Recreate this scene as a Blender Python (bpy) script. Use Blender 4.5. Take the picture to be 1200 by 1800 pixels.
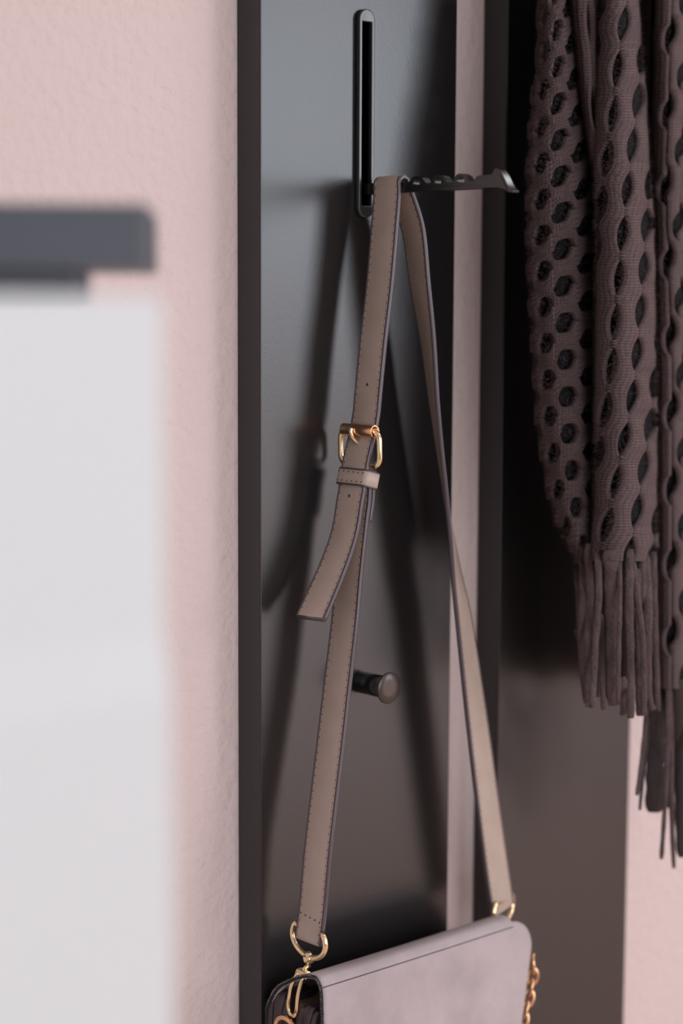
import bpy, bmesh, random
import numpy as np
from math import sin, cos, pi, radians, sqrt, tan, hypot, floor as fl, atan2
from mathutils import Vector

random.seed(7)
SC = bpy.context.scene
for o in list(bpy.data.objects):
    bpy.data.objects.remove(o)
COL = SC.collection

# ------------------------------------------------------------------ camera
FPX = 3280.0
AZ, PT, RL = radians(42.0), radians(6.33), radians(0.25)
FW = np.array([sin(AZ) * cos(PT), cos(AZ) * cos(PT), -sin(PT)])
_rt = np.array([cos(AZ), -sin(AZ), 0.0]); _up = np.cross(_rt, FW)
RT = _rt * cos(RL) + _up * sin(RL); UP = -_rt * sin(RL) + _up * cos(RL)
def ray(px, py): return FW * FPX + RT * (px - 600.0) + UP * (900.0 - py)
_r = ray(457.5, 536.0); _r = _r / np.linalg.norm(_r)
CAM = np.array([0.0, -0.02, 1.45]) - _r * 1.02
def at(px, py, Y):
    r = ray(px, py); return Vector(CAM + r * (Y - CAM[1]) / r[1])
def atx(px, py, X):
    r = ray(px, py); return Vector(CAM + r * (X - CAM[0]) / r[0])
def dep(px, py, d):
    return Vector(CAM + ray(px, py) / FPX * d)

cd = bpy.data.cameras.new('camera'); cam = bpy.data.objects.new('camera', cd); COL.objects.link(cam)
cd.sensor_fit = 'VERTICAL'; cd.sensor_height = 36.0; cd.lens = FPX / 1800.0 * 36.0
cd.clip_start = 0.02
from mathutils import Matrix
cam.matrix_world = Matrix(((RT[0], UP[0], -FW[0], CAM[0]), (RT[1], UP[1], -FW[1], CAM[1]),
                           (RT[2], UP[2], -FW[2], CAM[2]), (0, 0, 0, 1)))
cd.dof.use_dof = True; cd.dof.focus_distance = 1.03; cd.dof.aperture_fstop = 3.5
SC.camera = cam

# ------------------------------------------------------------------ world, light, exposure
w = bpy.data.worlds.new('world'); SC.world = w; w.use_nodes = True
w.node_tree.nodes['Background'].inputs[0].default_value = (0.75, 0.85, 1.0, 1)
w.node_tree.nodes['Background'].inputs[1].default_value = 0.6
def area(name, loc, aim, sx, sy, rad, col):
    l = bpy.data.lights.new(name, 'AREA'); l.shape = 'RECTANGLE'; l.size = sx; l.size_y = sy
    l.energy = rad * sx * sy * pi; l.color = col
    o = bpy.data.objects.new(name, l); COL.objects.link(o); o.location = loc
    o.rotation_euler = Vector(aim).to_track_quat('-Z', 'Y').to_euler(); return o
area('window_light', (2.95, -3.46, 2.02), (0, 1, 0), 1.5, 1.3, 8.3, (0.84, 0.91, 1.0))
area('window_light', (-0.7, -3.46, 1.70), (0, 1, 0), 2.4, 1.5, 4.6, (0.93, 0.97, 1.0))  # second, unseen window added for the main illumination
area('warm_reflection_fill', (3.05, -3.46, 0.69), (0, 1, 0), 2.1, 1.30, 2.35, (1.0, 0.79, 0.74))  # added unseen warm panel, brightens the lower reflections in the lacquer
area('highlight_fill', (1.15, -0.60, 2.52), (0, 0, -1), 0.5, 0.5, 9.0, (0.90, 0.95, 1.0))  # added overhead light without a fitting, for highlights on the hook
vs = SC.view_settings
vs.view_transform = 'Standard'; vs.look = 'None'; vs.gamma = 1.0; vs.use_curve_mapping = False
vs.exposure = -0.08

# ------------------------------------------------------------------ materials
def sl(h):
    h = h.lstrip('#'); v = [int(h[i:i + 2], 16) / 255 for i in (0, 2, 4)]
    return tuple(((c + 0.055) / 1.055) ** 2.4 if c > 0.04045 else c / 12.92 for c in v) + (1,)
def mat(name, col, rough=0.5, metal=0.0, bump=None, var=None, sheen=0.0, spec=0.5, coat=0.0):
    m = bpy.data.materials.new(name); m.use_nodes = True; nt = m.node_tree; b = nt.nodes['Principled BSDF']
    c = sl(col); b.inputs['Base Color'].default_value = c
    b.inputs['Roughness'].default_value = rough; b.inputs['Metallic'].default_value = metal
    b.inputs['Specular IOR Level'].default_value = spec
    if sheen:
        b.inputs['Sheen Weight'].default_value = sheen; b.inputs['Sheen Roughness'].default_value = 0.5
        b.inputs['Sheen Tint'].default_value = c
    if coat: b.inputs['Coat Weight'].default_value = coat; b.inputs['Coat Roughness'].default_value = 0.15
    tc = nt.nodes.new('ShaderNodeTexCoord')
    if var:
        n = nt.nodes.new('ShaderNodeTexNoise'); n.inputs['Scale'].default_value = var[0]; n.inputs['Detail'].default_value = 4
        r = nt.nodes.new('ShaderNodeMix'); r.data_type = 'RGBA'
        r.inputs['A'].default_value = c; r.inputs['B'].default_value = sl(var[1])
        mr = nt.nodes.new('ShaderNodeMapRange'); mr.inputs['From Min'].default_value = 0.35; mr.inputs['From Max'].default_value = 0.65
        nt.links.new(tc.outputs['Object'], n.inputs['Vector']); nt.links.new(n.outputs['Fac'], mr.inputs['Value'])
        nt.links.new(mr.outputs['Result'], r.inputs['Factor']); nt.links.new(r.outputs['Result'], b.inputs['Base Color'])
    if bump:
        n = nt.nodes.new('ShaderNodeTexNoise'); n.inputs['Scale'].default_value = bump[0]; n.inputs['Detail'].default_value = 3
        bp = nt.nodes.new('ShaderNodeBump'); bp.inputs['Strength'].default_value = bump[1]; bp.inputs['Distance'].default_value = bump[2]
        nt.links.new(tc.outputs['Object'], n.inputs['Vector'])
        nt.links.new(n.outputs['Fac'], bp.inputs['Height']); nt.links.new(bp.outputs['Normal'], b.inputs['Normal'])
    return m
M = {}
M['wall'] = mat('pink_paint', 'd4c2c0', 0.7, bump=(150, 0.9, 0.0022), var=(3, 'd1bfbd'), spec=0.3)
M['greige'] = mat('greige_paint', '736c68', 0.8)
M['ceiling'] = mat('ceiling_paint', 'e8e6e4', 0.8)
M['floor'] = mat('wood_floor', 'e6c9b6', 0.5, var=(6, 'dcbba6'))
M['panel'] = mat('black_satin_lacquer', '161416', 0.29, bump=(520, 0.10, 0.0004), spec=0.68)
M['panel'].node_tree.nodes['Principled BSDF'].inputs['IOR'].default_value = 1.5
M['black'] = mat('black_metal', '0b0b0d', 0.26, spec=0.8)
M['plate'] = mat('black_plate', '2a2b2e', 0.32, spec=1.0)
M['slotdark'] = mat('slot_shade', '040404', 0.9, spec=0.0)  # near-black, paints the shade inside the slot
M['cap'] = mat('peg_cap', '4a4340', 0.3, metal=0.6)
M['leather'] = mat('taupe_leather', 'b2a196', 0.42, bump=(900, 0.22, 0.0003), var=(60, 'aa9a8f'), spec=0.5)
M['edge'] = mat('edge_paint', '4c434a', 0.28, spec=0.6)
M['thread'] = mat('thread', '9c8678', 0.6)
M['hole'] = mat('stitch_hole', '3f2c26', 0.8)
M['gold'] = mat('pale_gold', 'f2dcb2', 0.16, metal=1.0)
M['gold2'] = mat('rose_gold', 'e8bb94', 0.2, metal=1.0)
M['suede'] = mat('grey_suede', 'b8acae', 0.9, bump=(400, 0.3, 0.0006), var=(28, 'a89c9f'), sheen=0.3, spec=0.2)
M['rim'] = mat('raw_black_edge', '14141a', 0.8, bump=(900, 0.8, 0.001), sheen=0.2)
M['lining'] = mat('khaki_lining', '6e5f50', 0.7)
M['gusset'] = mat('gusset_leather', '3c3036', 0.35, spec=0.5)
M['white'] = mat('white_lacquer', 'd0d5d8', 0.5)
M['slab'] = mat('slate_grey', '565b64', 0.45)
M['inner'] = mat('shaded_inner_knit', '222123', 1.0, bump=(330, 1.0, 0.003), var=(400, '18191b'), spec=0.1)  # same yarn as the ribs, its shadow painted into the colour
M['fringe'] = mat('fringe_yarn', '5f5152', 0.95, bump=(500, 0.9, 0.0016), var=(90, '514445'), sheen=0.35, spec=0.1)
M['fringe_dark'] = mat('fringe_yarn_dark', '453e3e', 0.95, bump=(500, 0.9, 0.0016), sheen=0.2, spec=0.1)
# knitted rib: stitch rows and wales as fine relief, with shade painted into the grooves, from the rib's own UV
def knit(name, col, groove_shade):
    m = mat(name, col, 0.95, sheen=0.35, spec=0.1); nt = m.node_tree; b = nt.nodes['Principled BSDF']
    uv = nt.nodes.new('ShaderNodeTexCoord'); sp = nt.nodes.new('ShaderNodeSeparateXYZ')
    nt.links.new(uv.outputs['UV'], sp.inputs[0])
    def math(op, a, bb=None):
        n = nt.nodes.new('ShaderNodeMath'); n.operation = op
        for i, x in enumerate((a, bb)):
            if x is None: continue
            if isinstance(x, (int, float)): n.inputs[i].default_value = x
            else: nt.links.new(x, n.inputs[i])
        return n.outputs[0]
    ns = nt.nodes.new('ShaderNodeTexNoise'); ns.inputs['Scale'].default_value = 500; ns.inputs['Detail'].default_value = 3
    nt.links.new(uv.outputs['Object'], ns.inputs['Vector'])
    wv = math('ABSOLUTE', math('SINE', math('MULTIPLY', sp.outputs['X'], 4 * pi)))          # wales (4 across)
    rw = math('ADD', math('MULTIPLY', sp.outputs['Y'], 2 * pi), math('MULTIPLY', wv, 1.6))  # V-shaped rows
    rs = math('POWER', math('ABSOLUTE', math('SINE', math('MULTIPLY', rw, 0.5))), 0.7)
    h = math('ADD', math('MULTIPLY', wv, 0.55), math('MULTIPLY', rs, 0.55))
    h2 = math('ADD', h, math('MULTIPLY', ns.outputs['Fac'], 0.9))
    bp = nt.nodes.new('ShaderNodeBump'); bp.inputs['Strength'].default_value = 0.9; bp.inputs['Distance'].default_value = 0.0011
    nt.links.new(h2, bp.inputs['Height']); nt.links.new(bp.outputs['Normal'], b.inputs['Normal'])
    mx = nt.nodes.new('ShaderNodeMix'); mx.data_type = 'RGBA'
    mx.inputs['A'].default_value = sl(groove_shade); mx.inputs['B'].default_value = sl(col)
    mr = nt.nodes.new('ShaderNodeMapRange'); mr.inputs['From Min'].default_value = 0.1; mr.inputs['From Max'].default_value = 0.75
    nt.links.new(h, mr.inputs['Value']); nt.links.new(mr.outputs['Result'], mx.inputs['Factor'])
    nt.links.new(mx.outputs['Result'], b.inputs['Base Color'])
    return m
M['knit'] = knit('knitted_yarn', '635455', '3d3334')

# ------------------------------------------------------------------ helpers
OFF = {}
def thing(name, label, cat, loc=(0, 0, 0), group=None):
    o = bpy.data.objects.new(name, None); COL.objects.link(o); o.location = loc; o.empty_display_size = 0.05
    o['label'] = label; o['category'] = cat
    if group: o['group'] = group
    OFF[o.name] = Vector(loc); return o
def obj(name, V, F, m, parent=None, smooth=True, bevel=0, uvs=None, kind=None, label=None, mats=None, midx=None, subd=0):
    off = OFF.get(parent.name, Vector((0, 0, 0))) if parent else Vector((0, 0, 0))
    me = bpy.data.meshes.new(name)
    me.from_pydata([tuple(Vector(v) - off) for v in V], [], F)
    bm = bmesh.new(); bm.from_mesh(me)
    if not uvs: bmesh.ops.recalc_face_normals(bm, faces=bm.faces)
    bm.to_mesh(me); bm.free()
    for mm in (mats or [m]): me.materials.append(mm)
    if midx:
        for p, i in zip(me.polygons, midx): p.material_index = i
    if uvs:
        ul = me.uv_layers.new(name='UVMap')
        for lp in me.loops: ul.data[lp.index].uv = uvs[lp.vertex_index]
    for p in me.polygons: p.use_smooth = smooth
    o = bpy.data.objects.new(name, me); COL.objects.link(o)
    if parent: o.parent = parent; OFF[o.name] = off
    if bevel:
        b = o.modifiers.new('b', 'BEVEL'); b.width = bevel; b.segments = 3; b.limit_method = 'ANGLE'; b.angle_limit = radians(35)
        wn = o.modifiers.new('w', 'WEIGHTED_NORMAL'); wn.keep_sharp = True
    if subd:
        s = o.modifiers.new('s', 'SUBSURF'); s.levels = subd; s.render_levels = subd
    if kind: o['kind'] = kind
    if label: o['label'] = label
    return o
def boxd(a, b):
    x0, y0, z0 = a; x1, y1, z1 = b
    V = [(x, y, z) for x in (x0, x1) for y in (y0, y1) for z in (z0, z1)]
    F = [(0, 1, 3, 2), (4, 6, 7, 5), (0, 4, 5, 1), (2, 3, 7, 6), (0, 2, 6, 4), (1, 5, 7, 3)]
    return V, F
def box(name, a, b, m, parent=None, bevel=0, **k):
    V, F = boxd(a, b); return obj(name, V, F, m, parent, bevel=bevel, smooth=bevel > 0, **k)
def join(*parts):
    V = []; F = []
    for v, f in parts:
        n = len(V); V += [Vector(x) for x in v]; F += [tuple(i + n for i in q) for q in f]
    return V, F
def tube(P, r, closed=False, seg=12, ref=None, caps=True):
    P = [Vector(p) for p in P]; n = len(P); V = []; F = []
    rr = r if isinstance(r, (list, tuple)) else [r] * n
    up = None
    for i, p in enumerate(P):
        a = P[(i - 1) % n] if (closed or i > 0) else P[i]
        b = P[(i + 1) % n] if (closed or i < n - 1) else P[i]
        t = (b - a).normalized()
        if up is None:
            up = Vector(ref) if ref else (Vector((0, 0, 1)) if abs(t.z) < 0.9 else Vector((1, 0, 0)))
        s = t.cross(up)
        if s.length < 1e-6: s = t.cross(Vector((0.3, 0.7, 0.2)))
        s.normalize(); u = s.cross(t).normalized()
        if not ref: up = u
        for k in range(seg):
            a_ = 2 * pi * k / seg; V.append(p + (s * cos(a_) + u * sin(a_)) * rr[i])
    m_ = n if closed else n - 1
    for i in range(m_):
        j = (i + 1) % n
        for k in range(seg):
            l = (k + 1) % seg; F.append((i * seg + k, i * seg + l, j * seg + l, j * seg + k))
    if not closed and caps:
        F.append(tuple(range(seg))[::-1]); F.append(tuple((n - 1) * seg + k for k in range(seg)))
    return V, F
def lathe(base, axis, prof, seg=32):
    """prof: list of (distance along the axis, radius)"""
    ax = Vector(axis).normalized(); s = ax.cross(Vector((0, 0, 1)) if abs(ax.z) < .9 else Vector((1, 0, 0))).normalized(); u = s.cross(ax)
    V = []; F = []
    for d, r in prof:
        for k in range(seg):
            a = 2 * pi * k / seg; V.append(Vector(base) + ax * d + (s * cos(a) + u * sin(a)) * max(r, 1e-5))
    for i in range(len(prof) - 1):
        for k in range(seg):
            l = (k + 1) % seg; F.append((i * seg + k, i * seg + l, (i + 1) * seg + l, (i + 1) * seg + k))
    F.append(tuple(range(seg))); F.append(tuple((len(prof) - 1) * seg + k for k in range(seg)))
    return V, F
def prism(poly, f0, f1, holes=()):
    """polygon (u,v) extruded; f0/f1 map (u,v)->point on either side; holes bridged via bmesh fill"""
    bm = bmesh.new()
    loops = [poly] + list(holes); edges = []
    for lp in loops:
        vs_ = [bm.verts.new(f0(*p)) for p in lp]
        for i in range(len(vs_)): edges.append(bm.edges.new((vs_[i], vs_[(i + 1) % len(vs_)])))
    bmesh.ops.triangle_fill(bm, use_beauty=True, use_dissolve=False, edges=edges)
    V0 = [v.co.copy() for v in bm.verts]; bm.verts.index_update(); T = [tuple(v.index for v in f.verts) for f in bm.faces]
    n = len(V0); bm.free(); V = V0[:]; k = 0
    for lp in loops:
        for p in lp: V.append(Vector(f1(*p)))
    F = T + [tuple(i + n for i in reversed(t)) for t in T]; k = 0
    for lp in loops:
        L = len(lp)
        for i in range(L):
            j = (i + 1) % L; F.append((k + i, k + j, n + k + j, n + k + i))
        k += L
    return V, F
def crom(pts, n):
    """Catmull-Rom through tuples -> n samples per span"""
    P = [np.array(p, float) for p in pts]; P = [2 * P[0] - P[1]] + P + [2 * P[-1] - P[-2]]; out = []
    for i in range(1, len(P) - 2):
        for k in range(n):
            t = k / n
            out.append(0.5 * (2 * P[i] + (P[i + 1] - P[i - 1]) * t + (2 * P[i - 1] - 5 * P[i] + 4 * P[i + 1] - P[i + 2]) * t * t
                              + (3 * P[i] - P[i - 1] - 3 * P[i + 1] + P[i + 2]) * t ** 3))
    out.append(P[-2]); return out

# ------------------------------------------------------------------ the room
def struct(name, a, b, m):
    o = box(name, a, b, m); o['kind'] = 'structure'; return o
struct('wall_back', (-2.6, 0, 0), (4.2, 0.12, 2.6), M['wall'])
struct('floor', (-2.6, -3.6, -0.1), (4.2, 0.12, 0), M['floor'])
struct('ceiling', (-2.6, -3.6, 2.6), (4.2, 0.12, 2.7), M['ceiling'])
struct('wall_left', (-2.72, -3.6, 0), (-2.6, 0.12, 2.6), M['greige'])
struct('wall_right', (4.2, -3.6, 0), (4.32, 0.12, 2.6), M['wall'])
def wall_front():
    xs = [-2.6, -0.9, 1.3, 2.2, 3.7, 4.2]; parts = []
    parts.append(boxd((-2.6, -3.6, 0), (-1.9, -3.5, 2.6))); parts.append(boxd((0.5, -3.6, 0), (1.99, -3.5, 2.6))); parts.append(boxd((1.99, -3.6, 1.345), (2.2, -3.5, 2.6)))
    parts.append(boxd((3.7, -3.6, 1.345), (4.2, -3.5, 2.6)))
    parts.append(boxd((-1.9, -3.6, 0), (0.5, -3.5, 0.95))); parts.append(boxd((-1.9, -3.6, 2.45), (0.5, -3.5, 2.6)))
    parts.append(boxd((2.2, -3.6, 1.345), (3.7, -3.5, 1.37)))
    V, F = join(*parts); o = obj('wall_front', V, F, M['wall'], smooth=False); o['kind'] = 'structure'
wall_front()

# ------------------------------------------------------------------ coat rack panels
PT_ = 0.02; PX0, PX1 = 0.0, 0.1497; PZ0, PZ1 = 0.92, 2.05
XS = at(645, 200, -0.0232).x
rack = thing('coat_rack_panel', 'narrow black panel carrying the slotted fold-out hook, round peg and hanging handbag', 'coat rack',
             (0.075, 0, PZ0))
zs0, zs1 = at(641, 362, -0.02).z, at(641, 40, -0.02).z; hx = 0.0035
def holed_board(x0, x1, z0, z1, hx0, hx1, hz0, hz1, yb, yf, yd):
    xs = [x0, hx0, hx1, x1]; zs = [z0, hz0, hz1, z1]; V = []; F = []
    idx = {}
    for i, x in enumerate(xs):
        for j, z in enumerate(zs): idx[i, j] = len(V); V.append((x, yf, z))
    for i in range(3):
        for j in range(3):
            if (i, j) != (1, 1): F.append((idx[i, j], idx[i + 1, j], idx[i + 1, j + 1], idx[i, j + 1]))
    ring = [idx[0, 0], idx[1, 0], idx[2, 0], idx[3, 0], idx[3, 1], idx[3, 2], idx[3, 3], idx[2, 3], idx[1, 3], idx[0, 3], idx[0, 2], idx[0, 1]]
    bk = []
    for i in ring: x, y, z = V[i]; bk.append(len(V)); V.append((x, yb, z))
    for k in range(12): l = (k + 1) % 12; F.append((ring[k], bk[k], bk[l], ring[l]))
    F.append(tuple(bk[::-1]))
    h = [idx[1, 1], idx[2, 1], idx[2, 2], idx[1, 2]]; hb = []
    for i in h: x, y, z = V[i]; hb.append(len(V)); V.append((x, yd, z))
    for k in range(4): l = (k + 1) % 4; F.append((h[k], h[l], hb[l], hb[k]))
    F.append(tuple(hb))
    return V, F
V, F = holed_board(PX0, PX1, PZ0, PZ1, XS - hx - .0006, XS + hx + .0006, zs0 - .0006, zs1 + .0006, 0.0, -PT_, -0.004)
obj('board', V, F, M['panel'], rack, bevel=0.0009, smooth=True)
hook = None
# slot plate: stadium ring with a rectangular opening
ztop, zbot = at(641, 15, -0.0225).z, at(641, 383, -0.0225).z; rw_ = 0.0059
poly = [(XS + rw_ * cos(a), ztop - rw_ + rw_ * sin(a)) for a in np.linspace(0, pi, 17)] + \
       [(XS - rw_ * cos(a), zbot + rw_ - rw_ * sin(a)) for a in np.linspace(0, pi, 17)]
hole = [(XS - hx, zs0), (XS + hx, zs0), (XS + hx, zs1), (XS - hx, zs1)]
V, F = prism(poly, lambda x, z: (x, -0.0205, z), lambda x, z: (x, -0.0232, z), [hole])
plate = obj('slot_plate', V, F, M['plate'], rack, bevel=0.0007)
V, F = join(boxd((XS - hx + .00001, -0.0060, zs0), (XS + hx, -0.0045, zs1)),
            boxd((XS - hx - .0003, -.0202, zs0 - .0003), (XS - hx, -.0045, zs1)), boxd((XS + hx, -.0202, zs0 - .0003), (XS + hx + .0003, -.0045, zs1)))
obj('slot_shade_liner', V, F, M['slotdark'], plate, smooth=False)  # added liner that darkens the recess like shade
# fold-out hook arm, profile in the plane X = XS
XA = XS + 0.0012; TA = 0.0026
def yz(px, py): p = atx(px, py, XA - TA); return (p.y, p.z)
top = [(634, 323), (690, 320), (716, 321.5), (720, 318), (723, 312.5), (728, 309.5), (736, 309.5), (742, 312.5), (746, 319), (751, 323),
       (756, 321), (759, 314), (763, 309), (769, 307.5), (776, 308), (781, 312), (785, 319), (790, 321.5),
       (795, 319), (798, 311.5), (802, 306.5), (808, 305), (814, 306), (819, 310), (823, 317), (828, 320), (833, 316.5),
       (837, 310), (843, 308), (863, 306.5), (866, 302), (868, 297), (873, 295.5), (878, 299), (883, 307), (887, 315), (891, 324), (896, 331), (901, 335)]
bot = [(899, 338.5), (893, 338), (889, 335), (884, 331.5), (877, 329.5), (860, 330), (800, 334), (715, 338), (637, 343)]
poly = [yz(*p) for p in top + bot]
holes = []
for cx, cy in ((732.5, 320.4), (770.5, 318.4), (809, 316.2)):
    holes.append([yz(cx + dx, cy + dy) for dx, dy in ((-6.5, 4.6), (-7, 0), (-5, -4), (4, -4.4), (6, -1), (6.2, 4.2))])
V, F = prism(poly, lambda y, z: (XA - TA, y, z), lambda y, z: (XA + TA, y, z), holes)
arm = obj('folding_hook', V, F, M['black'], rack, bevel=0.0003, label='black fold-out hook arm with three humps and a flared tip')
# thickened rail along the lower side
poly = [yz(*p) for p in ((719, 330), (850, 325), (862, 321), (870, 315), (873, 309), (880, 309), (889, 328), (893, 336), (884, 332), (875, 329.5), (860, 330), (800, 334), (719, 337.5))]
V, F = prism(poly, lambda y, z: (XA - TA - .0004, y, z), lambda y, z: (XA + TA + .0004, y, z))
obj('rail', V, F, M['black'], arm, bevel=0.0002)
# round peg
pc = atx(685, 1210, XS + .001)
pk = lathe((XS + .001, -PT_ + .0005, pc.z), (0, -1, 0), [(0, .0064), (abs(pc.y) - PT_ - .0015, .0064)])
peg = obj('coat_peg', *pk, M['black'], rack)
y1 = abs(pc.y) - PT_ - .0018
V, F = lathe((XS + .001, -PT_, pc.z), (0, -1, 0), [(y1 - .001, .0064), (y1, .0086), (y1 + .0006, .0091), (y1 + .0012, .0090), (y1 + .0016, .0086), (y1 + .0016, .004), (y1 + .0016, .0005)])
obj('peg_cap', V, F, M['cap'], peg, bevel=0)

P2X0, P2X1 = at(885, 536, -.02).x, at(1105, 1400, -.02).x
rack2 = thing('coat_rack_panel', 'narrow black panel behind the chunky knitted scarf', 'coat rack', ((P2X0 + P2X1) / 2, 0, PZ0))
box('board', (P2X0, -PT_, PZ0), (P2X1, 0, PZ1), M['panel'], rack2, bevel=0.0009)

# ------------------------------------------------------------------ white cabinet and the grey box on it
cf = dep(299, 900, 0.50)                                   # right front edge of the cabinet
CX1, CYF = cf.x, cf.y
ctop = dep(290, 523, 0.50).z
cab = thing('cabinet', 'tall white cabinet with smooth fronts at the left, standing against the pink wall', 'cabinet', (CX1 - .4, CYF / 2, 0))
box('body', (CX1 - .8, CYF + .018, 0.04), (CX1 - .002, -0.002, ctop - .001), M['white'], cab, bevel=.002)
zr1, zr0 = dep(290, 1118, .5).z, dep(290, 1232, .5).z
box('door', (CX1 - .8, CYF + .003, zr1), (CX1, CYF + .017, ctop), M['white'], cab, bevel=0, label='upper white front')
# added ledge between the fronts, sloped upward to imitate a reflected light band
V = [(CX1 - .8, CYF + .012, zr1), (CX1, CYF + .012, zr1), (CX1, CYF, zr0), (CX1 - .8, CYF, zr0), (CX1 - .8, CYF + .017, zr1), (CX1, CYF + .017, zr1), (CX1, CYF + .017, zr0), (CX1 - .8, CYF + .017, zr0)]
V[0] = (V[0][0], CYF + .003, zr1); V[1] = (V[1][0], CYF + .003, zr1)
F = [(0, 1, 2, 3), (4, 7, 6, 5), (0, 4, 5, 1), (3, 2, 6, 7), (0, 3, 7, 4), (1, 5, 6, 2)]
obj('light_band_ledge', V, F, M['white'], cab, smooth=False)
box('drawer_front', (CX1 - .8, CYF, .06), (CX1, CYF + .017, zr0), M['white'], cab)
box('plinth', (CX1 - .79, CYF + .04, 0), (CX1 - .01, -.01, .04), M['white'], cab)
# grey box
s0 = dep(262, 358, .60); s1 = dep(262, 474, .60)
sx1, sy = s0.x, s0.y
gb = thing('box', 'slate grey box lying on top of the white cabinet', 'box', (sx1 - .02, sy + .1, ctop))
ex = Vector((-cos(radians(38)), sin(radians(38)), 0)); ey = Vector((sin(radians(38)), cos(radians(38)), 0)); o0 = Vector((sx1, sy, 0))
def obx(a0, a1, b0, b1, z0, z1):
    V, F = boxd((a0, b0, z0), (a1, b1, z1)); return [o0 + ex * v[0] + ey * v[1] + Vector((0, 0, v[2])) for v in V], F
V, F = obx(0, .16, 0, .09, s1.z, s0.z); obj('lid', V, F, M['slab'], gb, bevel=.0015)
V, F = obx(.024, .15, .012, .08, ctop - .0005, s1.z); obj('base', V, F, M['slab'], gb, bevel=.001)

# ------------------------------------------------------------------ handbag
YH = atx(686, 330, XS).y
HB = thing('handbag', 'small grey suede flap handbag hanging by a taupe strap from the black fold-out hook', 'handbag', (0.09, -.043, 0.94))
W_, T_ = 0.0200, 0.0026
def frames(S):
    """S: list of (x,y,z,az,hw)"""
    out = []
    for i, s in enumerate(S):
        a = S[max(i - 1, 0)]; b = S[min(i + 1, len(S) - 1)]
        t = Vector(b[:3]) - Vector(a[:3]); t.normalize()
        w_ = Vector((sin(s[3]), cos(s[3]), 0)); w_ = (w_ - t * w_.dot(t)).normalized()
        n = t.cross(w_).normalized(); out.append((Vector(s[:3]), t, w_, n, s[4]))
    return out
def ribbon(name, S, parent, label=None, th=T_, stitch='both', end0=False, end1=False, sname='stitching', inset=.0017):
    FR = frames(S); h = th / 2
    prof = [(-1, h * .55), (-.93, h * .92), (-.84, h * .9), (-.75, h), (0, h * 1.08), (.75, h), (.84, h * .9), (.93, h * .92), (1, h * .55)]
    prof = prof + [(a, -b) for a, b in reversed(prof)]
    V = []; F = []; n = len(prof)
    for c, t, w_, nn, hw in FR:
        for a, b in prof: V.append(c + w_ * (a * (hw - .0003)) + nn * b)
    for i in range(len(FR) - 1):
        for k in range(n): l = (k + 1) % n; F.append((i * n + k, i * n + l, (i + 1) * n + l, (i + 1) * n + k))
    F.append(tuple(range(n))); F.append(tuple((len(FR) - 1) * n + k for k in range(n)))
    core = obj(name, V, F, M['leather'], parent, label=label)
    for sgn in (-1, 1):                                     # painted edges
        V = []; F = []; pr = [(-.0008, h * .99)] + [(cos(q) * .0007, sin(q) * h * 1.02) for q in np.linspace(pi / 2, -pi / 2, 7)] + [(-.0008, -h * .99)]
        m = len(pr)
        for c, t, w_, nn, hw in FR:
            for a, b in pr: V.append(c + w_ * sgn * (hw + a) + nn * b)
        for i in range(len(FR) - 1):
            for k in range(m): l = (k + 1) % m; F.append((i * m + k, i * m + l, (i + 1) * m + l, (i + 1) * m + k))
        F.append(tuple(range(m))); F.append(tuple((len(FR) - 1) * m + k for k in range(m)))
        obj('painted_edge', V, F, M['edge'], core)
    for e, (c, t, w_, nn, hw) in ((end0, FR[0]), (end1, FR[-1])):
        if e:
            sg = -1 if e is end0 and (c, t) == (FR[0][0], FR[0][1]) else 1
            V = [];
            for d, s_ in ((-.0002, 1.0), (.0007, .93), (.0010, .7)):
                for a, b in ((-1, 1), (1, 1), (1, -1), (-1, -1)): V.append(c + t * sg * d + w_ * a * hw * (s_ ** .15) + nn * b * h * 1.06 * s_)
            F = [(0, 1, 2, 3), (8, 9, 10, 11)] + [(r * 4 + k, r * 4 + (k + 1) % 4, r * 4 + 4 + (k + 1) % 4, r * 4 + 4 + k) for r in (0, 1) for k in range(4)]
            obj('painted_edge', V, F, M['edge'], core)
    # stitches
    L = [0]
    for i in range(1, len(FR)): L.append(L[-1] + (FR[i][0] - FR[i - 1][0]).length)
    V = []; F = []; mi = []
    def samp(d):
        i = 0
        while i < len(L) - 2 and L[i + 1] < d: i += 1
        f = (d - L[i]) / (L[i + 1] - L[i] + 1e-9); A = FR[i]; B = FR[i + 1]
        return [A[k].lerp(B[k], f) for k in range(4)] + [A[4] + (B[4] - A[4]) * f]
    def blob(c, t, w_, nn, l, ww, hh, mid):
        n0 = len(V)
        for a, s_ in ((-1, .35), (-.6, .9), (0, 1), (.6, .9), (1, .35)):
            for b, c2 in ((-1, 0), (-.6, .8), (0, 1), (.6, .8), (1, 0)):
                V.append(c + t * a * l + w_ * b * ww * s_ + nn * c2 * hh * s_)
        for i in range(4):
            for k in range(4): F.append((n0 + i * 5 + k, n0 + i * 5 + k + 1, n0 + i * 5 + 6 + k, n0 + i * 5 + 5 + k)); mi.append(mid)
    step = .0043
    for face in ([1, -1] if stitch == 'both' else [1]):
        for sg in (-1, 1):
            d = .003
            while d < L[-1] - .002:
                c, t, w_, nn, hw = samp(d)
                base = c + w_ * sg * (hw - inset) + nn * face * (h * .90)
                blob(base, t, w_, nn * face, .00155, .00024, .00022, 0)
                c2 = samp(d + step / 2); b2 = c2[0] + c2[2] * sg * (c2[4] - inset) + c2[3] * face * (h * .90)
                blob(b2, t, w_, nn * face, .00050, .00042, .00009, 1)
                d += step
    obj(sname, V, F, M['thread'], core, mats=[M['thread'], M['hole']], midx=mi, kind='stuff')
    return core, FR
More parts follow.
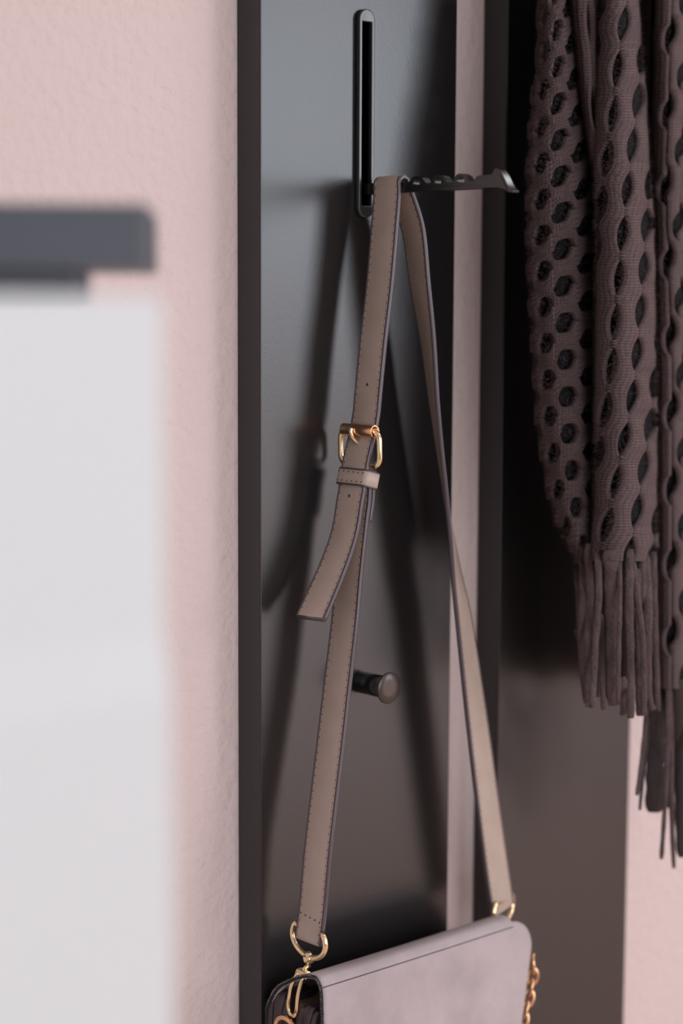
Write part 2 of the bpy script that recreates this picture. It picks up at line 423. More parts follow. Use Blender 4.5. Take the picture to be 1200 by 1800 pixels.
def st(px, py, Y, az, hw=W_ / 2 + .0003):
    p = at(px, py, Y); return (p.x, p.y, p.z, radians(az), hw)
# upper strap: buckle tail, through the roller, over the hook, down the right side
A = []
for px, py, Y, az in ((546.5, 1086, YH - .001, -4), (567, 1040, YH, -3), (588, 990, YH, 0), (606, 936, YH, 2), (615.5, 880, YH, 2), (620, 853, YH, 2),
                      (625.5, 813, YH, 2), (631, 788, YH, 2), (638, 760, YH, 2), (644, 725, YH, 2), (647, 693, YH, 2), (656, 600, YH, 2), (667.5, 500, YH, 2),
                      (676, 400, YH, 2), (680.5, 340, YH, 2)):
    A.append(st(px, py, Y, az))
zt = atx(690, 313, XS).z
XL = XA - TA - .0024
for q in np.linspace(pi * .95, pi * .05, 8):
    A.append((XA + .0038 * cos(q), YH, zt - .0036 + .0038 * sin(q), radians(3), W_ / 2 + .0003))
for px, py, az in ((725, 400, 10), (738, 500, 16), (752, 600, 25), (762, 700, 33), (771.5, 780, 38), (782, 860, 42), (792, 940, 47), (803, 1020, 58),
                   (816, 1100, 68), (829, 1200, 74), (842, 1300, 79), (855, 1400, 82), (868.5, 1500, 85), (880, 1580, 86), (883, 1600, 86)):
    A.append(st(px, py, YH - .001 - .004 * (py - 400) / 1200, az))
S1 = [tuple(p) for p in crom(A, 9)]
strapA, FRA = ribbon('shoulder_strap', S1, HB, end0=True)
# lower strap, from the buckle bar to the left ring
Bs = [st(px, py, Y, az) for px, py, Y, az in ((631, 826, YH, 2), (629.5, 850, YH, 2), (628, 880, YH, 2), (624.5, 906, YH, 2), (618.5, 960, YH, 2), (613, 1013, YH, 2), (606, 1093, YH - .001, 2),
     (593.5, 1200, YH - .001, 1), (582, 1300, YH - .002, 0), (570, 1400, YH - .003, 0), (558.5, 1500, YH - .004, 0), (549.5, 1600, YH - .004, 0), (542, 1656, YH - .004, 0))]
S2 = [tuple(p) for p in crom(Bs, 9)]
strapB, FRB = ribbon('lower_strap', S2, HB)
# the turned-back end of the lower strap behind it
off = Vector((.0036, 0, 0))
Bk = [(s[0] + .0026 + .0003 * (1 - i / 30), s[1], s[2], s[3], s[4]) for i, s in enumerate(S2[:30])]
ribbon('strap_fold', Bk, HB, stitch='one', th=.0022)
# cross stitching near the ends and punched holes
def dots(FR, i, name, parent, n=5):
    V = []; F = []
    c, t, w_, nn, hw = FR[i]
    if nn.x > 0: nn = -nn
    for k in range(n):
        p = c + w_ * (hw - .0022) * (2 * k / (n - 1) - 1) + nn * T_ * .54 - t * .0004 * k
        v, f = lathe(p, nn, [(0, .0006), (.0002, .0004)], 8); n0 = len(V); V += v; F += [tuple(a + n0 for a in q) for q in f]
    obj(name, V, F, M['hole'], parent, kind='stuff')
iB = min(range(len(FRB)), key=lambda i: abs(FRB[i][0].z - at(550, 1606, YH).z)); dots(FRB, iB, 'cross_stitching', strapB)
def strap_hole(FR, px, py, parent):
    z = at(px, py, YH).z; c = min((f for f in FR[:int(len(FR) * .45)]), key=lambda f: abs(f[0].z - z))
    v, f = lathe(c[0] + c[3] * T_ * .52, c[3], [(0, .0009), (.0002, .0008), (.0002, .0001)], 14); obj('buckle_hole', v, f, M['hole'], parent)
    v, f = lathe(c[0] + c[3] * T_ * .535, c[3], [(0, .00125), (.00012, .0011), (.00002, .0009)], 14)
for p in ((648, 675), (619, 873)): strap_hole(FRA, p[0], p[1], strapA)

# buckle
bc = at(639.5, 789, YH)
td = (at(627, 823, YH) - at(640, 757, YH)).normalized()
wv = Vector((0, 1, .07)); wv = (wv - td * wv.dot(td)).normalized(); nv = wv.cross(td).normalized()   # towards -X
tl = (td - nv * .30).normalized(); nl = wv.cross(tl).normalized()
bk = obj('buckle', *tube([bc + nv * .0022], .001), M['gold'], HB) if False else None
def rrect(hw, hh, r, n=7):
    P = []
    for sx, sy, a0 in ((1, 1, 0), (-1, 1, pi / 2), (-1, -1, pi), (1, -1, 3 * pi / 2)):
        for k in range(n):
            a = a0 + k / (n - 1) * pi / 2; P.append((sx * (hw - r) + r * cos(a), sy * (hh - r) + r * sin(a)))
    return P
fc = bc + nv * .0032
Pf = [fc + wv * a - tl * b for a, b in rrect(.0156, .0098, .0052)]
V, F = tube(Pf, .00165, closed=True, seg=12)
buckle = obj('buckle', V, F, M['gold'], HB, label='pale gold buckle frame')
rc = fc - tl * .0097 + nv * .0002
V, F = lathe(rc - wv * .0126, wv, [(0, .0031), (0, .0035), (.0003, .0036), (.0249, .0036), (.0252, .0035), (.0252, .0031), (.0252, .0026), (.02, .0026), (.005, .0026), (0, .0026), (0, .0031)], 32)
obj('roller', V, F[:-2], M['gold2'], buckle, label='rose gold roller')
pr = [rc + wv * .0022 + nv * .0042 + tl * -.0002, rc + wv * .0022 + nv * .0047 + tl * .002, rc + wv * .0018 + nv * .0036 + tl * .0048, rc + wv * .0012 + nv * .0006 + tl * .0072, rc + wv * .0010 - nv * .0025 + tl * .0085]
obj('prong', *tube(crom([tuple(p) for p in pr], 5), .00125, seg=12), M['gold'], buckle)
# keeper loop
kc = at(629, 841, YH); kw = Vector((0, 1, .03)).normalized(); kt = td; kw = (kw - kt * kw.dot(kt)).normalized(); kn = kw.cross(kt).normalized()
loop = rrect(.0117, .0054, .0024, 7); V = []; F = []; hs = .0042
cir = [(a, b) for a, b in loop]; m = len(cir)
sec = [(-1, 0), (-.9, .6), (.9, .6), (1, 0), (.9, -.6), (-.9, -.6)]
for i, (a, b) in enumerate(cir):
    a0, b0 = cir[i - 1]; a1, b1 = cir[(i + 1) % m]; tx, ty = a1 - a0, b1 - b0; l = hypot(tx, ty); ox, oy = ty / l, -tx / l
    for u, v in sec: V.append(kc + kw * (a + ox * v * .0011) + kn * (b + oy * v * .0011) + kt * u * hs)
for i in range(m):
    j = (i + 1) % m
    for k in range(6): l = (k + 1) % 6; F.append((i * 6 + k, i * 6 + l, j * 6 + l, j * 6 + k))
keeper = obj('keeper_loop', V, F, M['leather'], HB)
for sg in (-1, 1):
    V, F = tube([kc + kw * a + kn * b + kt * sg * hs * .98 for a, b in cir], .00078, closed=True, seg=8); obj('painted_edge', V, F, M['edge'], keeper)
V = []; F = []
for r_ in (-1, 1):
    for k in range(6):
        p = kc + kw * (.0098 - k * .0039) + kn * .0065 + kt * r_ * .0026
        v, f = lathe(p - kn * .0002, kn, [(0, .00045), (.0002, .0003)], 8); n0 = len(V); V += v; F += [tuple(a + n0 for a in q) for q in f]
obj('stitching', V, F, M['hole'], keeper, kind='stuff')

# swivel clips
def clip(cx, top, az, tilt, right=False):
    """cx: point at the middle of the strap end"""
    w_ = Vector((sin(radians(az)), cos(radians(az)), 0)); z = Vector((0, 0, 1)); n = w_.cross(z)
    c = cx; P = []
    R = .0148
    for q in np.linspace(-.2 * pi, 1.2 * pi, 26): P.append(c + w_ * R * cos(q) - z * (.0105 * sin(q) - .0005))
    P = P + [c + w_ * x + z * .0046 + n * .0013 for x in np.linspace(-.0105, .0105, 6)]
    V, F = tube(P, [.0016] * 26 + [.0007] * 6, closed=True, seg=12)
    g = obj('swivel_clip', V, F, M['gold'], HB, label='pale gold swivel clip joining strap and bag')
    b = c - z * .0105
    V, F = join(lathe(b + z * .0032, -z, [(0, .0006), (.0001, .0014), (.0006, .0019), (.0018, .0020), (.0020, .0030), (.0023, .0033), (.0052, .0033), (.0055, .0028), (.0056, .0014), (.0085, .0014)], 24))
    V2, F2 = tube([b - z * .0045, b - z * .0052 - n * .0018, b - z * .0066 - n * .0036], .0014); V, F = join((V, F), (V2, F2)); obj('swivel', V, F, M['gold'], g)
    t = b - z * .0052 - n * .0036
    # claw: block, two converging bars
    bx = [t + w_ * a * 1.25 + n * bb * 1.2 - z * d for a, bb, d in ((-.0034, -.0016, .001), (.0034, -.0016, .001), (.0034, .0016, .001), (-.0034, .0016, .001),
                                                  (-.0036, -.0016, .0052), (.0050, -.0016, .0052), (.0050, .0016, .0052), (-.0036, .0016, .0052))]
    obj('clip_block', bx, [(0, 1, 2, 3), (4, 7, 6, 5), (0, 4, 5, 1), (1, 5, 6, 2), (2, 6, 7, 3), (3, 7, 4, 0)], M['gold'], g, bevel=.0006)
    P = [t + w_ * a - z * d - n * min(.0042, d * .40) for a, d in ((.0030, .003), (.0052, .010), (.0070, .017), (.0080, .0225), (.0070, .0265), (.0038, .0278), (.0012, .0255), (.0002, .021), (-.0008, .014), (-.0016, .003))]
    V, F = tube([Vector(p) for p in crom([tuple(p) for p in P], 4)], .0013, seg=10); obj('hook_claw', V, F, M['gold'], g)
    return g
clip(at(542, 1656, YH - .004) + Vector((0, 0, .0015)), 0, 2, 0)

# bag body
def X_(px, py, Y): return at(px, py, Y).x
YF = -.068
XLb = at(566, 1740, YF).x; XRb = at(933, 1680, YF).x
prof_px = [(464, 1830), (466, 1800), (470, 1772), (478, 1750), (490, 1733), (506, 1724), (522, 1717), (536, 1714), (547, 1714.5), (556, 1719), (561, 1727), (564, 1737), (566, 1760), (568, 1800)]
prof = []
for px, py in prof_px:
    p = atx(px, py, XLb); prof.append((p.y, p.z))
zbb = .955
prof = [(prof[0][0] - .0002, zbb)] + prof + [(prof[-1][0] - .0015, zbb)]
# flap sheet: runs from the back over the top to the front; right corner rounded
nx = 40; V = []; F = []
prf = [(min(p[0], -.0212), p[1], 0) for p in crom([(a, b, 0) for a, b in prof], 5)]
y0_, z0_, y9_ = prf[60][0], prf[60][1], prf[-1][0]
prf = prf[:61] + [(y0_ + (y9_ - y0_) * f_ ** .8, z0_ + (zbb - z0_) * f_ ** 1.8, 0) for f_ in np.linspace(0, 1, 41)[1:]]   # straight fall of the front
yc_, zc_ = -.045, prof[8][1]
flz = prof[11][1]
def flap_pt(u, y, z, inset=0.0, k=0):
    """u 0..1 along the length"""
    x = XLb + (XRb - XLb) * u
    return x, y, z
npf = len(prf)
def xright(z, front):
    """right end of the sheet at height z (rounded lower corner of the flap)"""
    d = flz - z
    if not front or d < 0:
        return XRb - .0155
    r = .0155
    if d < .018: return XRb - .0155 + .0155 * sqrt(max(0, 1 - (1 - d / .018) ** 2))
    return XRb - .20 * max(0, d - .018)
for th_i, inset in ((0, 0.0), (1, .0018)):
    for i in range(npf):
        y, z, _ = prf[i]
        a = prf[max(i - 1, 0)]; b = prf[min(i + 1, npf - 1)]
        ty, tz = b[0] - a[0], b[1] - a[1]; l = hypot(ty, tz) or 1; ny, nz = -tz / l, ty / l     # inward
        xr = xright(z, y < -.060)
        for k in range(nx + 1):
            u = k / nx
            sag = .0016 * sin(pi * u) * (.3 + .7 * min(1, max(0, (z - flz) / .006)) ** 2)
            V.append((XLb + (xr - XLb) * u, y + ny * inset, z + nz * inset - sag * .6))
n1 = npf * (nx + 1)
for t in (0, 1):
    for i in range(npf - 1):
        for k in range(nx):
            q = (t * n1 + i * (nx + 1) + k, t * n1 + i * (nx + 1) + k + 1, t * n1 + (i + 1) * (nx + 1) + k + 1, t * n1 + (i + 1) * (nx + 1) + k); F.append(q if t == 0 else q[::-1])
for i in range(npf - 1):
    for k in (0, nx):
        a, b = i * (nx + 1) + k, (i + 1) * (nx + 1) + k; F.append((a, b, n1 + b, n1 + a))
flap = obj('flap', V, F, M['suede'], HB)
# dark frayed rim along the left cut edge
P = [(XLb - .0001, y - (.0007 if i < npf // 2 else -.0004), z - .0004) for i, (y, z, _) in enumerate(prf)]
V, F = tube(P, [.0010 + .0001 * sin(i * 2.3) for i in range(len(P))], seg=8); obj('frayed_rim', V, F, M['rim'], flap)
# fuzz along the rim
V = []; F = []
for i in range(2500):
    k = random.random() * (npf - 1.01); j = int(k); f = k - j
    y = prf[j][0] * (1 - f) + prf[j + 1][0] * f; z = prf[j][1] * (1 - f) + prf[j + 1][1] * f
    if z < .98: continue
    p = Vector((XLb + random.uniform(-.001, .001), y, z)); d = Vector((random.uniform(-1.5, .2), (y - yc_) * 25 + random.uniform(-.6, .6), random.uniform(-.4, .9))).normalized() * random.uniform(.0006, .0016)
    s = Vector((random.uniform(-1, 1), random.uniform(-1, 1), random.uniform(-1, 1))).normalized() * .00009
    n0 = len(V); V += [p - s, p + s, p + d]; F.append((n0, n0 + 1, n0 + 2))
obj('rim_fuzz', V, F, M['suede'], flap, kind='stuff')
# seam along the front top edge
i0 = min(range(npf), key=lambda i: abs(prf[i][1] - at(566, 1737, YF).z) + (9 if prf[i][0] > -.055 else 0))
y, z, _ = prf[i0]
P = [(XLb + (XRb - .0155 - XLb) * u, y - .00012, z - .0016 * sin(pi * u) * .18) for u in np.linspace(0, 1, 40)]
V, F = tube(P, .00030, seg=6); obj('seam', V, F, M['gusset'], flap)
# bag box inside with accordion gussets
zi = prof[8][1] - .006
ybk, yfr = prof[1][0] - .0020, YF + .0035
V, F = boxd((XLb + .006, yfr, zbb + .004), (XRb - .022, ybk - .004, zi - .015)); body = obj('body', V, F, M['lining'], HB, bevel=.002)
def layers(y0, y1, n, ztop, nm):
    g = None
    for k in range(n):
        y = y0 + (y1 - y0) * (k + .5) / n; hw = abs(y1 - y0) / n * .47; zt_ = ztop - .0015 * abs(k - (n - 1) / 2)
        P = [(XLb + .0035, zt_), (XLb + .0012, zt_ - .002), (XLb - .0005 + .0008 * sin(k * 2), zt_ - .008), (XLb - .0018, zt_ - .03), (XLb - .001, zbb + .003), (XLb + .02, zbb + .003), (XLb + .02, zt_)]
        V, F = prism(P, lambda x, z: (x, y - hw, z), lambda x, z: (x, y + hw, z))
        obj('gusset_fold', V, F, M['gusset'], HB, bevel=.0005)
yA0, yA1 = atx(472, 1770, XLb).y, atx(506, 1770, XLb).y
layers(yA0, yA1, 4, atx(490, 1742, XLb).z, 'a')
yB0, yB1 = atx(524, 1780, XLb).y, atx(553, 1780, XLb).y
layers(yB0, yB1, 4, atx(535, 1768, XLb).z, 'b')
# ring on the gusset that the clip hooks into
rc_ = atx(504, 1822, XLb - .004); P = []
for q in np.linspace(0, 2 * pi, 28, endpoint=False): P.append(rc_ + Vector((-.002 * sin(q), .0115 * cos(q) * .9 - .001, .0115 * sin(q))))
V, F = tube(P, .0015, closed=True, seg=10); obj('side_ring', V, F, M['gold2'], HB)
# right clip
cr = at(884, 1597, YH - .005)
gR = clip(cr, 0, 70, 0)
# chain down the right side
ch = obj('chain', *tube([at(937, 1676, YF + .004), at(937, 1682, YF + .004)], .001), M['gold2'], HB, label='rose gold chain down the side of the flap')
pts = crom([(936, 1688, 0), (937, 1705, 0), (933, 1735, 0), (927, 1762, 0), (921, 1785, 0), (914, 1812, 0), (905, 1840, 0), (893, 1866, 0), (880, 1890, 0)], 20)
acc = 0; lastp = None; cnt = 0
for p in pts:
    q_ = at(p[0], p[1], YF + .004)
    if lastp is None or (q_ - lastp).length > .0066:
        if lastp is not None:
            t = (q_ - lastp).normalized(); c = (q_ + lastp) / 2
            sd = Vector((.75, -.65, 0)) if cnt % 2 else Vector((.65, .75, 0)); sd = (sd - t * sd.dot(t)).normalized()
            V, F = tube([c + t * .0052 * cos(a) + sd * .0030 * sin(a) for a in np.linspace(0, 2 * pi, 18, endpoint=False)], .00105, closed=True, seg=8)
            obj('chain_link', V, F, M['gold2'], ch); cnt += 1
        lastp = q_

# ------------------------------------------------------------------ scarf
def interp(tab):
    xs = [a for a, b in tab]; ys = [b for a, b in tab]
    return lambda y: float(np.interp(y, xs, ys))
top_p = at(1060, -150, -.10)
SCF = thing('scarf', 'chunky mauve brown openwork knitted scarf with long fringe, hanging at the right', 'scarf', tuple(top_p))
class Sec:
    def __init__(s, L, R, y0, y1, ye, b, p=.8, roll=.5):
        s.L, s.R, s.y0, s.y1, s.ye, s.b, s.p, s.roll = interp(L), interp(R), y0, y1, ye, b, p, roll
    def Y(s, px, py):
        l, r = s.L(py), s.R(py); u = min(max((px - l) / max(r - l, 1), 0), 1)
        return s.ye(py) - s.b * sin(pi * min(1, max(0, u)) ** s.roll * 1.0 if s.roll != .5 else pi * u) ** s.p if 0 < u < 1 else s.ye(py)
    def P(s, px, py, d=0.0): return at(px, py, s.Y(px, py) + d)
def strip(name, sec, E1, E2, vs_, m, hgt=.0023, nac=16, rowlen=.00175):
    """rib between two px edge curves; E1,E2: lists of (px,py)"""
    V = []; F = []; UV = []; n = len(E1); d = 0; prev = None
    ys = [j / nac * 2 - 1 for j in range(nac + 1)]
    rows = []
    for i in range(n):
        a = np.array(E1[i]); b = np.array(E2[i]); row = []
        for j in ys:
            q = a + (b - a) * (j + 1) / 2; row.append(sec.P(q[0], q[1]))
        rows.append(row)
    for i in range(n):
        r0 = rows[max(i - 1, 0)]; r1 = rows[min(i + 1, n - 1)]; row = rows[i]; mid = row[nac // 2]
        if prev is not None: d += (mid - prev).length
        prev = mid
        cw = (row[-1] - row[0]); wlen = cw.length
        for k, j in enumerate(ys):
            t = r1[k] - r0[k]; c = row[min(k + 1, nac)] - row[max(k - 1, 0)]
            nn = t.cross(c)
            if nn.length < 1e-12: nn = Vector((0, -1, 0))
            nn.normalize()
            if nn.dot(Vector(CAM) - row[k]) < 0: nn = -nn
            hh = hgt * (1 - j ** 6) ** .5 + .0007 * abs(sin((j + 1) * 2 * pi)) * (1 - j ** 4)
            V.append(row[k] + nn * (hh - .0012)); UV.append(((j + 1) / 2, d / rowlen))
    for k, j in enumerate(ys): pass
    m_ = nac + 1
    for i in range(n - 1):
        for k in range(nac): F.append((i * m_ + k, i * m_ + k + 1, (i + 1) * m_ + k + 1, (i + 1) * m_ + k))
    # back side
    nb = len(V)
    for i in range(n):
        for k in (0, nac): V.append(rows[i][k] + Vector((0, .0035, 0))); UV.append((0, 0))
    for i in range(n - 1):
        F.append((nb + 2 * i, nb + 2 * i + 2, nb + 2 * i + 3, nb + 2 * i + 1))
        F.append((i * m_, (i + 1) * m_, nb + 2 * i + 2, nb + 2 * i)); F.append((i * m_ + nac, nb + 2 * i + 1, nb + 2 * i + 3, (i + 1) * m_ + nac))
    return obj(name, V, F, m, SCF, uvs=UV)
def lens(ph, w=.40, p=2.0):
    ph = ph - round(ph); return max(0.0, 1 - abs(ph / w) ** p)
def colribs(sec, cols, hw, w, step=4.0, mn=.35, p=2.0, slant=0):
    """cols: list of (x_of_y function, hole phase y0, period)"""
    for c1, c2 in zip(cols[:-1], cols[1:]):
        E1 = []; E2 = []
        for y in np.arange(sec.y0, sec.y1 + step, step):
            a = c1[0](y) + max(mn, (c1[3] if len(c1) > 3 else hw) * lens((y + slant - c1[1](y)) / c1[2], w, p)); b = c2[0](y) - max(mn, (c2[3] if len(c2) > 3 else hw) * lens((y - slant - c2[1](y)) / c2[2], w, p))
            l, r = sec.L(y), sec.R(y)
            a = min(max(a, l), r); b = min(max(b, l), r)
            if b - a < 1.0:
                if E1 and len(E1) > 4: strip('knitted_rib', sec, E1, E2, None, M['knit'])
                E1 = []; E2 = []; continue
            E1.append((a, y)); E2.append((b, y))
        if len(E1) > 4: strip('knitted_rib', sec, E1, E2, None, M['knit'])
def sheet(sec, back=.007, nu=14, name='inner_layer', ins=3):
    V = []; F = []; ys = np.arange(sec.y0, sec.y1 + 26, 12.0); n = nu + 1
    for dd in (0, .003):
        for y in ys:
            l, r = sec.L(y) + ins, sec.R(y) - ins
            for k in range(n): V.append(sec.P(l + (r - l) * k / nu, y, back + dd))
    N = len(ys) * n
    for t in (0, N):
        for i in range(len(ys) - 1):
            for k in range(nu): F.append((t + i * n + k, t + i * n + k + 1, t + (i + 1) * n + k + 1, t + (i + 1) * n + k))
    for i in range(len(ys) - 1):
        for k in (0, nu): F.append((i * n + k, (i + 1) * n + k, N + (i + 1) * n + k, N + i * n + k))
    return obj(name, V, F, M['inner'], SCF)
const = lambda v: (lambda y: v)
# C: the far right fall of the scarf (behind)
sC = Sec([(-150, 1128), (1210, 1132)], [(-150, 1234), (1210, 1236)], -150, 1208, interp([(-150, -.050), (500, -.066), (1210, -.066)]), .040, .9)
cols = [(interp([(0, 1122), (1210, 1126)]), const(61.), 132., 0), (interp([(0, 1152), (328, 1143), (1210, 1154)]), const(125.), 132., 0), (interp([(0, 1180), (328, 1170), (653, 1181), (1210, 1180)]), const(61.), 132.),
        (interp([(0, 1203), (394, 1192), (717, 1198), (1210, 1204)]), const(127.), 132.), (const(1222.), const(61.), 132.), (const(1244.), const(127.), 132.), (const(1270.), const(61.), 132., 0)]
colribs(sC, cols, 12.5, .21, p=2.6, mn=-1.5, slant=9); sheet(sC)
# A: big lobe on the left, ribs running across
sA = Sec([(-150, 958), (0, 949), (100, 947), (200, 935), (300, 929), (420, 928), (500, 932), (650, 940), (750, 946), (850, 962), (900, 974), (950, 992), (985, 1016)],
         [(-150, 990), (0, 1004), (150, 1022), (300, 1044), (400, 1056), (900, 1058), (985, 1056)], -150, 985, interp([(-150, -.048), (0, -.052), (300, -.063), (985, -.070)]), .024, .75)
mrow = -4
tilt = interp([(0, -.45), (200, -.36), (400, -.22), (600, -.10), (1000, 0)])
def rowy(m, px): y0 = 80 + 32.5 * m; return y0 + tilt(y0) * (px - 992)
def cph(px, y):
    l, r = sA.L(y), sA.R(y); s_ = (px - l) / max(r - l, 10)
    return float(np.interp(s_, [-.2, -.02, .18, .46, .82, 1.15], [-2, -1, 0, 1, 2, 3]))
def rowedge(m, px, sg):
    y = rowy(m, px); c = cph(px, y); ph = (c - m) / 2.0 + sg * float(np.interp(y, [0, 350, 700], [.045, .038, .012]))
    return y + sg * max(-2.2, 19.5 * lens(ph, .235, 4.0) - 2.2)
for m in range(-7, 28):
    E1 = []; E2 = []
    for px in np.arange(922, 1066, 1.5):
        yt = rowedge(m, px, 1); yb = rowedge(m + 1, px, -1); ym = (yt + yb) / 2
        if px < sA.L(ym) or px > sA.R(ym) or ym < -145 or ym > 985 or yb - yt < 1.5: 
            continue
        E1.append((px, yt)); E2.append((px, yb))
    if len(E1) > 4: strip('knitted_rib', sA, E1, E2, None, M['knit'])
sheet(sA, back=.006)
# A2: narrow fold between
s2 = Sec([(-150, 985), (0, 1000), (150, 1018), (250, 1032), (330, 1046), (420, 1052)], [(-150, 1052), (0, 1058), (420, 1060)], -150, 410, interp([(-150, -.058), (410, -.076)]), .018, .8)
colribs(s2, [(interp([(-150, 978), (0, 994), (150, 1012), (420, 1046)]), const(20.), 90.), (interp([(-150, 1020), (0, 1034), (150, 1041), (420, 1060)]), const(40.), 150.), (const(1064.), const(10.), 90.)], 4, .3); sheet(s2)
# B: the front fold
sB = Sec([(-150, 1054), (0, 1052), (300, 1046), (450, 1049), (900, 1046), (985, 1040)], [(-150, 1112), (0, 1121), (150, 1131), (300, 1141), (450, 1148), (600, 1151), (900, 1153), (985, 1154)], -150, 985,
         interp([(-150, -.068), (0, -.074), (450, -.096), (985, -.098)]), .022, .7)
def pc_(lst, per):
    """phase function: hole centres listed"""
    return lst
cb = [(interp([(-150, 1075), (0, 1055), (130, 1040), (400, 1030), (1000, 1000)]), const(10.), 78.),
      (interp([(-150, 1116), (42, 1097), (122, 1085), (203, 1077), (280, 1066), (358, 1057), (430, 1048), (600, 1030)]), const(42.), 79.),
      (interp([(-150, 1150), (0, 1138), (178, 1120), (330, 1103), (489, 1088), (644, 1074), (719, 1065), (800, 1052), (900, 1030)]), const(178 - 77.5 * 2), 77.5),
      (interp([(-150, 1186), (100, 1165), (383, 1135), (472, 1131), (539, 1126), (619, 1120), (694, 1112), (771, 1098), (847, 1083), (919, 1066), (990, 1052)]), const(472 - 75.0 * 6), 75.0),
      (interp([(-150, 1220), (300, 1185), (600, 1158), (747, 1141), (819, 1131), (897, 1120), (990, 1104)]), const(747 - 75.5 * 8), 75.5),
      (interp([(-150, 1260), (600, 1192), (800, 1170), (900, 1156), (990, 1142)]), const(10.), 75.0),
      (interp([(-150, 1300), (990, 1180)]), const(10.), 75.0)]
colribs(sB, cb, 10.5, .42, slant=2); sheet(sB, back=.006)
# small bridging stitches across the holes' ends
V = []; F = []
for ci in cb[1:5]:
    y = ci[1](0) + ci[2] * .5 - ci[2] * 3
    while y < 975:
        x = ci[0](y)
        if sB.L(y) + 6 < x < sB.R(y) - 6 and y > -140:
            for dy in (-5, 0, 5):
                v, f = tube([sB.P(x - 6, y + dy, -.0004), sB.P(x, y + dy + random.uniform(-1, 1), -.0016), sB.P(x + 6, y + dy, -.0004)], .0007, seg=6)
                n0 = len(V); V += v; F += [tuple(a + n0 for a in q) for q in f]
        y += ci[2]
obj('bridge_stitches', V, F, M['fringe'], SCF, kind='stuff')
# fringe
def fstrand(pts, w0, w1, Y, m, flat=.55, sec=None):
    P = crom([(x, y, 0) for x, y in pts], 8); n = len(P); V = []; F = []; seg = 14; ph = random.random() * 6
    Yf = Y
    for i, p in enumerate(P):
        if sec:
            f_ = min(1, i / (n - 1) * 2.5); Y = (sec.Y(p[0], min(p[1], sec.y1)) + .0006) * (1 - f_) + Yf * f_
        a = P[max(i - 1, 0)]; b = P[min(i + 1, n - 1)]; t = (at(b[0], b[1], Y) - at(a[0], a[1], Y)).normalized()
        hw = (w0 + (w1 - w0) * i / (n - 1)) * (1 + .07 * sin(i * 1.3 + ph)); c = at(p[0], p[1], Y + .002 * sin(i * .35 + ph))
        s = Vector((cos(radians(42)), -sin(radians(42)), 0)); s = (s - t * s.dot(t)).normalized(); u = s.cross(t)
        e = .75 if i in (0, n - 1) else 1
        for k in range(seg):
            q = 2 * pi * k / seg; V.append(c + s * cos(q) * hw * .000315 * e + u * sin(q) * hw * .000315 * flat * e)
    for i in range(n - 1):
        for k in range(seg): l = (k + 1) % seg; F.append((i * seg + k, i * seg + l, (i + 1) * seg + l, (i + 1) * seg + k))
    F.append(tuple(range(seg))); F.append(tuple((n - 1) * seg + k for k in range(seg)))
    return obj('fringe_strand', V, F, m, SCF)
FB = [([(1024, 960), (1024, 1060), (1021, 1150), (1030, 1236)], 7, 6, -.125), ([(1034, 955), (1036, 1060), (1032, 1160), (1034, 1243)], 8, 7, -.130),
      ([(1049, 950), (1052, 1040), (1046, 1130), (1040, 1244)], 6.5, 6.5, -.139), ([(1056, 1080), (1058, 1150), (1060, 1248)], 5, 5, -.134),
      ([(1072, 966), (1075, 1040), (1077, 1140), (1077, 1240)], 15, 12, -.140), ([(1088, 950), (1089, 1050), (1087, 1150), (1086, 1238)], 4.5, 4.5, -.148),
      ([(1094, 1190), (1096, 1240), (1094, 1258)], 8, 6, -.134),
      ([(1106, 965), (1105, 1060), (1107, 1150), (1108, 1262)], 8.5, 8, -.146), ([(1112, 985), (1118, 1040), (1128, 1110), (1131, 1190), (1131, 1258)], 5.5, 6, -.150),
      ([(1118, 1000), (1120, 1100), (1122, 1190), (1124, 1258)], 8, 8, -.142), ([(1132, 975), (1138, 1060), (1138, 1150), (1140, 1225), (1148, 1248)], 10, 6, -.146),
      ([(1147, 970), (1149, 1060), (1152, 1150), (1156, 1250)], 8, 5.5, -.143), ([(1128, 985), (1130, 1060), (1136, 1160), (1141, 1246)], 7, 6, -.139),
      ([(1012, 1000), (1016, 1060), (1018, 1120), (1024, 1170)], 5, 4, -.115), ([(1010, 1105), (1014, 1122), (1020, 1135), (1024, 1160)], 2.5, 1.5, -.118)]
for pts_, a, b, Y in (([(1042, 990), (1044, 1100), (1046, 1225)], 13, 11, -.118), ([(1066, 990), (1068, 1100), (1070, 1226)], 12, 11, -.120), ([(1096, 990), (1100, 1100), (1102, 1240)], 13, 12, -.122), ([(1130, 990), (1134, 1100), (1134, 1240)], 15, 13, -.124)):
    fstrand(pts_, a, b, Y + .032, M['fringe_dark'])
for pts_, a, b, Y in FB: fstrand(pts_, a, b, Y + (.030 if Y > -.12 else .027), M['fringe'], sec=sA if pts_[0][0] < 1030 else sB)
V = []; F = []
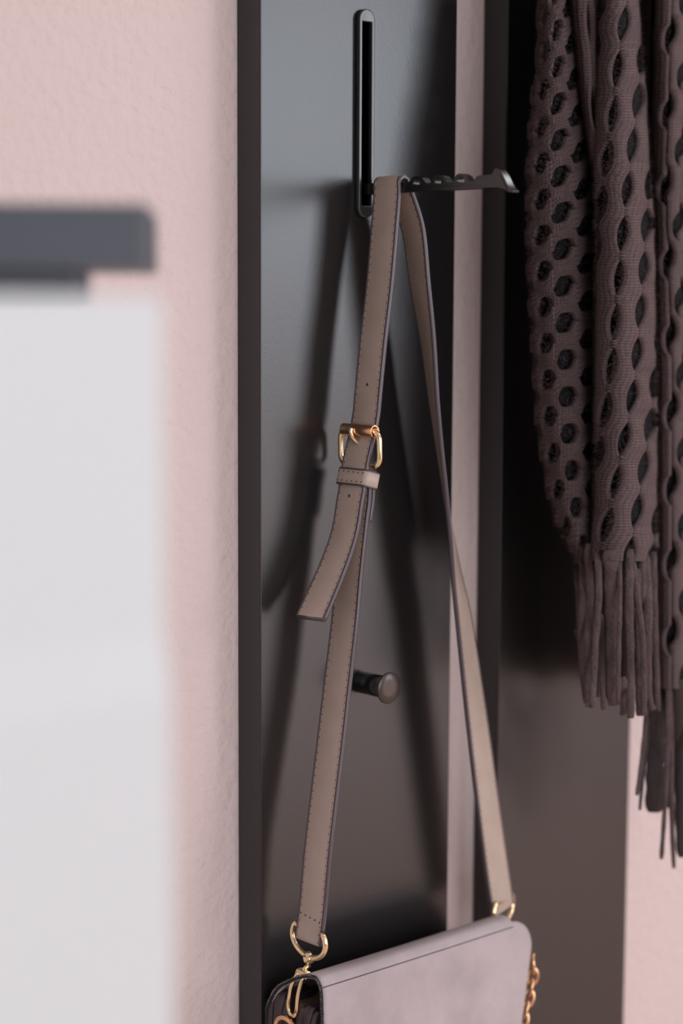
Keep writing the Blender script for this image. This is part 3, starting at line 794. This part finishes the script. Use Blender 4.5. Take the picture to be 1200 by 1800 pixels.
FC = [([(1222, 1190), (1222, 1300), (1222, 1440)], 9, 8, -.104, 1), ([(1178, 1190), (1176, 1300), (1174, 1420)], 11, 7, -.108, 1), ([(1206, 1190), (1208, 1300), (1210, 1440)], 11, 9, -.108, 1), ([(1140, 1195), (1135, 1260), (1128, 1330), (1119, 1398)], 5, 4, -.118, 0), ([(1142, 1200), (1137, 1290), (1130, 1360), (1124, 1424)], 4, 3.5, -.114, 1),
      ([(1152, 1195), (1152, 1290), (1151, 1360), (1150, 1427)], 19, 19, -.108, 1), ([(1174, 1195), (1173, 1300), (1168, 1420), (1162, 1510)], 5.5, 4.5, -.122, 0),
      ([(1176, 1210), (1179, 1300), (1180, 1430), (1184, 1526)], 6, 4.5, -.119, 0), ([(1192, 1195), (1194, 1300), (1196, 1420), (1200, 1506)], 14, 13, -.112, 1),
      ([(1218, 1195), (1218, 1350), (1216, 1500)], 13, 12, -.115, 1), ([(1206, 1200), (1207, 1330), (1206, 1470)], 6, 5, -.122, 0), ]
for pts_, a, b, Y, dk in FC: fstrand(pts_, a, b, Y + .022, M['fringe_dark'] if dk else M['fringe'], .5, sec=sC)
# stray fibres (fuzz)
V = []; F = []
def fibre(p, nrm, ln, wd=.00007):
    d = (nrm + Vector((random.uniform(-1, 1), random.uniform(-1, 1), random.uniform(-1, 1))) * .8).normalized()
    e = Vector((random.uniform(-1, 1), random.uniform(-1, 1), random.uniform(-1, 1))).normalized()
    s = d.cross(e).normalized() * wd; q = p + d * ln * .5 + e * ln * .15; r = p + d * ln + e * ln * .5
    n0 = len(V); V.extend([p - s, p + s, q + s, q - s, r]); F.extend([(n0, n0 + 1, n0 + 2, n0 + 3), (n0 + 3, n0 + 2, n0 + 4)])
side = Vector((-cos(radians(42)), sin(radians(42)), 0)); outv = Vector((-sin(radians(45)), -cos(radians(45)), 0))
for sec, N in ((sA, 16000), (sB, 15000), (sC, 7000)):
    for i in range(N):
        y = random.uniform(-20, sec.y1); l, r = sec.L(y), sec.R(y); u = random.random()
        if random.random() < .35: u = random.choice((random.uniform(0, .03), random.uniform(.97, 1)))
        px = l + (r - l) * u
        nrm = outv + side * (1.6 * (1 - 2 * u)); fibre(sec.P(px, y, -.0012), nrm.normalized(), random.uniform(.0012, .0035))
obj('fuzz', V, F, M['fringe'], SCF, kind='stuff', smooth=False)
# gathered top of the scarf over its own peg, above the picture
cx_ = at(1075, -150, -.072)
pg = lathe((cx_.x, -PT_ + .0005, cx_.z + .03), (0, -1, 0), [(0, .0064), (.10, .0064), (.1005, .009), (.102, .009)])
obj('coat_peg', *pg, M['black'], rack2)
P = []
for q in np.linspace(pi, 0, 13): P.append((cx_.x + .036 * cos(q), -.075, cx_.z - .012 + .056 * sin(q)))
V, F = tube(P, [.027 - .004 * sin(q) for q in np.linspace(pi, 0, 13)], seg=48)
cc = Vector((cx_.x, -.075, cx_.z - .012))
for i in range(len(V)):
    ring_, k = divmod(i, 48); P_ = Vector(P[ring_]); dv = V[i] - P_
    V[i] = P_ + dv * (1 + .16 * sin(k * 2 * pi / 48 * 7 + .5 * sin(ring_ * .6)) + .05 * sin(k * 2 * pi / 48 * 17 + ring_))
obj('gathered_top', V, F, M['fringe'], SCF)
